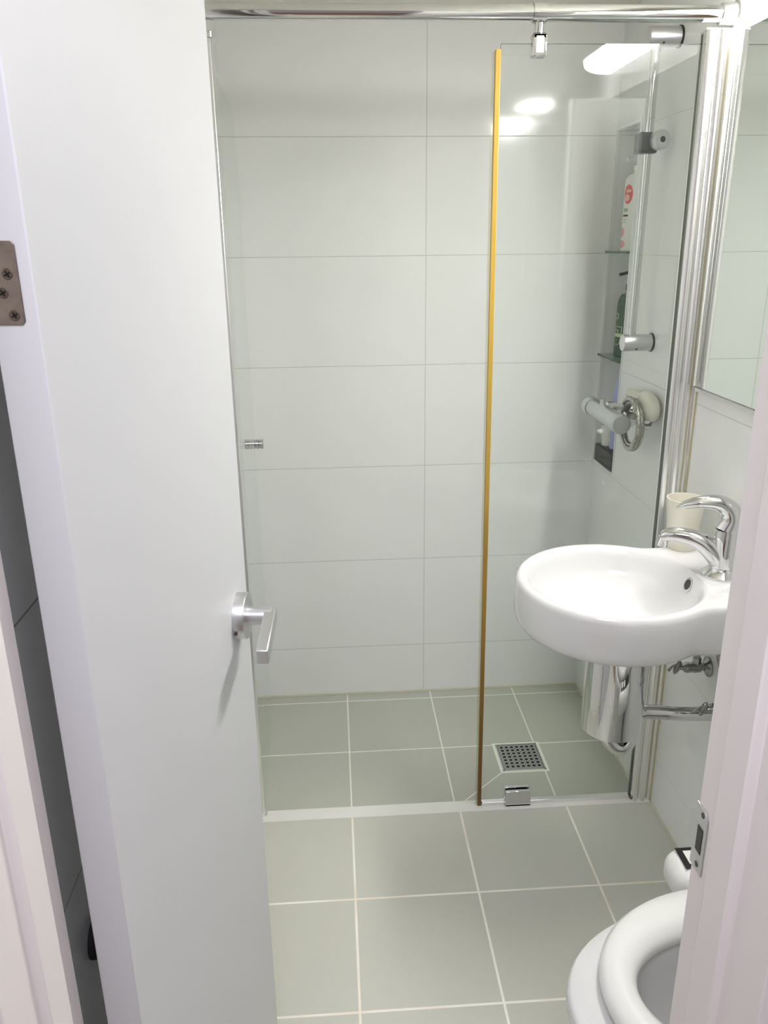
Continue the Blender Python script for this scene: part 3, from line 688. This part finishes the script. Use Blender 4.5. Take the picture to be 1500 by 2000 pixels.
part('pop_up_lever', tube(bmesh.new(), [(FX+0.028, FY-0.002, FZ+0.018), (FX+0.028, FY-0.002, FZ+0.060)], 0.0028, 10), M_chrome, fc, smooth=True)
bm = lathe(bmesh.new(), (0.786, 1.672, FZ+0.0003), (0, 0, 1), [(0, 0), (0, 0.0325), (0.118, 0.0415), (0.118, 0.0395), (0.004, 0.031), (0.004, 0)], 40, cap=False)
tag(link('tooth_mug', bm, M_cream, smooth=True), 'cream plastic tumbler on the basin deck behind the tap', 'cup')
# ------------------------------------------------------------------ basin waste
ws = empty('basin_trap', 'chrome waste trap with curved cover under the wash basin', 'pipe', (CX, CY, 0.70))
SHX, SHY, SR = 0.600, 1.520, 0.066
bm = bmesh.new(); a = []
for rr in (SR, SR-0.0016):
    a.append([[bm.verts.new((SHX+rr*math.cos(t), SHY+rr*math.sin(t)*1.0, z)) for t in [math.radians(22+316*i/60) for i in range(61)]] for z in (0.462, 0.6805)])
for i in range(60):
    bm.faces.new((a[0][0][i], a[0][0][i+1], a[0][1][i+1], a[0][1][i])); bm.faces.new((a[1][0][i+1], a[1][0][i], a[1][1][i], a[1][1][i+1]))
    bm.faces.new((a[0][0][i+1], a[0][0][i], a[1][0][i], a[1][0][i+1])); bm.faces.new((a[0][1][i], a[0][1][i+1], a[1][1][i+1], a[1][1][i]))
for k in (0, 60): bm.faces.new((a[0][0][k], a[0][1][k], a[1][1][k], a[1][0][k]))
part('trap_cover', bm, M_chrome, ws, smooth=True, angle=50)
part('tailpiece', cyl((CX, CY, 0.6795), (CX, CY, 0.50), 0.016, 24), M_chrome, ws, smooth=True)
part('trap_bend', tube(bmesh.new(), spline([(0.585, 1.515, 0.52), (0.585, 1.515, 0.475), (0.590, 1.510, 0.440), (0.608, 1.506, 0.416), (0.632, 1.506, 0.416), (0.648, 1.515, 0.442), (0.652, 1.521, 0.482), (0.668, 1.520, 0.494), (0.70, 1.518, 0.494), (0.74, 1.515, 0.490), (0.80, 1.513, 0.487), (XR-0.001, 1.512, 0.485)], 8), 0.0160, 24), M_chrome, ws, smooth=True)
part('wall_flange', lathe(bmesh.new(), (XR, 1.512, 0.485), (-1, 0, 0), [(0, 0.036), (0.003, 0.036), (0.012, 0.022), (0.018, 0.018)], 32), M_chrome, ws, smooth=True)
def valve(y, z, label, hl):
    v = empty('angle_valve', label, 'valve', (XR, y, z))
    part('escutcheon', lathe(bmesh.new(), (XR, y, z), (-1, 0, 0), [(0, 0.024), (0.003, 0.024), (0.008, 0.014), (0.012, 0.011)], 24), M_dkmetal, v, smooth=True)
    part('body', lathe(bmesh.new(), (XR-0.008, y, z), (-1, 0, 0), [(0, 0.009), (0.012, 0.009), (0.013, 0.0125), (0.028, 0.0135), (0.032, 0.0120), (0.044, 0.0130), (0.050, 0.0110), (0.054, 0.0065), (0.062, 0.0045)], 24), M_dkmetal, v, smooth=True)
    h = part('handle', ellipsoid((XR-0.075, y, z+0.001), (0.008, 0.006, 0.018), Matrix.Rotation(0.35, 4, 'Y')), M_dkmetal, v, smooth=True)
    sub('grip', tube(bmesh.new(), [(XR-0.070, y, z+0.012), (XR-0.088, y, z+0.004), (XR-0.097, y-0.002, z-0.006)], 0.0035, 10), M_dkmetal, h, v, smooth=True)
    part('outlet_nut', cyl((XR-0.030, y, z+0.008), (XR-0.030, y, z+0.026), 0.0095, 6), M_dkmetal, v)
    part('supply_hose', tube(bmesh.new(), spline([(XR-0.030, y, z+0.022), (XR-0.030, y-0.002, z+0.06), (XR-0.038, (y+FY)/2, z+0.10), (XR-0.050, FY+(0.012 if y > FY else -0.010), 0.700)], 8), 0.0065, 14), M_hose, v, smooth=True)
valve(1.605, 0.553, 'tarnished shut-off valve with lever on the wall, nearer the shower screen', 1)
valve(1.462, 0.532, 'tarnished shut-off valve on the wall just above the waste pipe, nearer the doorway', 1)
# ------------------------------------------------------------------ toilet with bidet seat
tl = empty('toilet', 'white toilet with bidet seat, lower right beside the doorway', 'toilet', (0.62, 0.885, 0.0))
TY = 0.885
def egg(cx, a, b, z, n=64, back=0.20, pw=2.15):
    out = []
    for i in range(n):
        t = 2*PI*i/n; c, s = math.cos(t), math.sin(t)
        x = math.copysign(abs(c)**(2/pw), c); y = math.copysign(abs(s)**(2/pw), s)
        out.append((cx + (a if c < 0 else back)*x, TY + b*y, z))
    return out
bm = loft(bmesh.new(), [egg(0.64, 0.19, 0.115, 0.001), egg(0.64, 0.20, 0.118, 0.10), egg(0.63, 0.215, 0.13, 0.20), egg(0.63, 0.255, 0.160, 0.29), egg(0.625, 0.283, 0.185, 0.345), egg(0.62, 0.290, 0.193, 0.37), egg(0.62, 0.289, 0.193, 0.388), egg(0.62, 0.283, 0.188, 0.396),
    egg(0.615, 0.215, 0.135, 0.397), egg(0.612, 0.195, 0.118, 0.392), egg(0.61, 0.185, 0.11, 0.36), egg(0.61, 0.15, 0.09, 0.28), egg(0.62, 0.09, 0.06, 0.21), egg(0.62, 0.04, 0.03, 0.19)])
part('bowl', bm, M_cer, tl, smooth=True, angle=70)
so = dict(pw=2.05)
bm = bmesh.new()
sr_ = [egg(0.62, 0.232, 0.190, 0.402, **so), egg(0.62, 0.240, 0.196, 0.408, **so), egg(0.62, 0.240, 0.196, 0.418, **so), egg(0.62, 0.230, 0.188, 0.430, **so), egg(0.618, 0.212, 0.168, 0.4345, **so),
       egg(0.612, 0.190, 0.138, 0.432, back=0.16, **so), egg(0.607, 0.176, 0.116, 0.424, back=0.13, **so), egg(0.605, 0.170, 0.108, 0.412, back=0.12, **so), egg(0.605, 0.172, 0.110, 0.402, back=0.12, **so)]
vs = [[bm.verts.new(p) for p in r] for r in sr_]
for p, q in zip(vs, vs[1:]+vs[:1]):
    for k in range(64): bm.faces.new((p[k], p[(k+1) % 64], q[(k+1) % 64], q[k]))
part('seat', bm, M_plast, tl, smooth=True, angle=70)
part('seat_buffer', B(0.40, 0.42, TY-0.012, TY+0.012, 0.394, 0.404), M_plast, tl, bev=0.002)
part('seat_housing', B(0.735, 0.852, TY-0.20, TY+0.20, 0.396, 0.490), M_plast, tl, bev=0.02, seg=4)
ar = part('control_panel', B(0.586, 0.80, 1.094, 1.190, 0.349, 0.428), M_plast, tl, bev=0.034, seg=8)
bm = bmesh.new(); box(bm, 0.606, 0.775, 1.120, 1.172, 0.4272, 0.4290)
sub('display', bm, M_black, ar, tl, bev=0.0008)
sub('button', B(0.617, 0.645, 1.130, 1.163, 0.4290, 0.4300), M_plast, ar, tl, bev=0.002)
sub('button', B(0.662, 0.690, 1.130, 1.163, 0.4290, 0.4300), M_plast, ar, tl, bev=0.002)
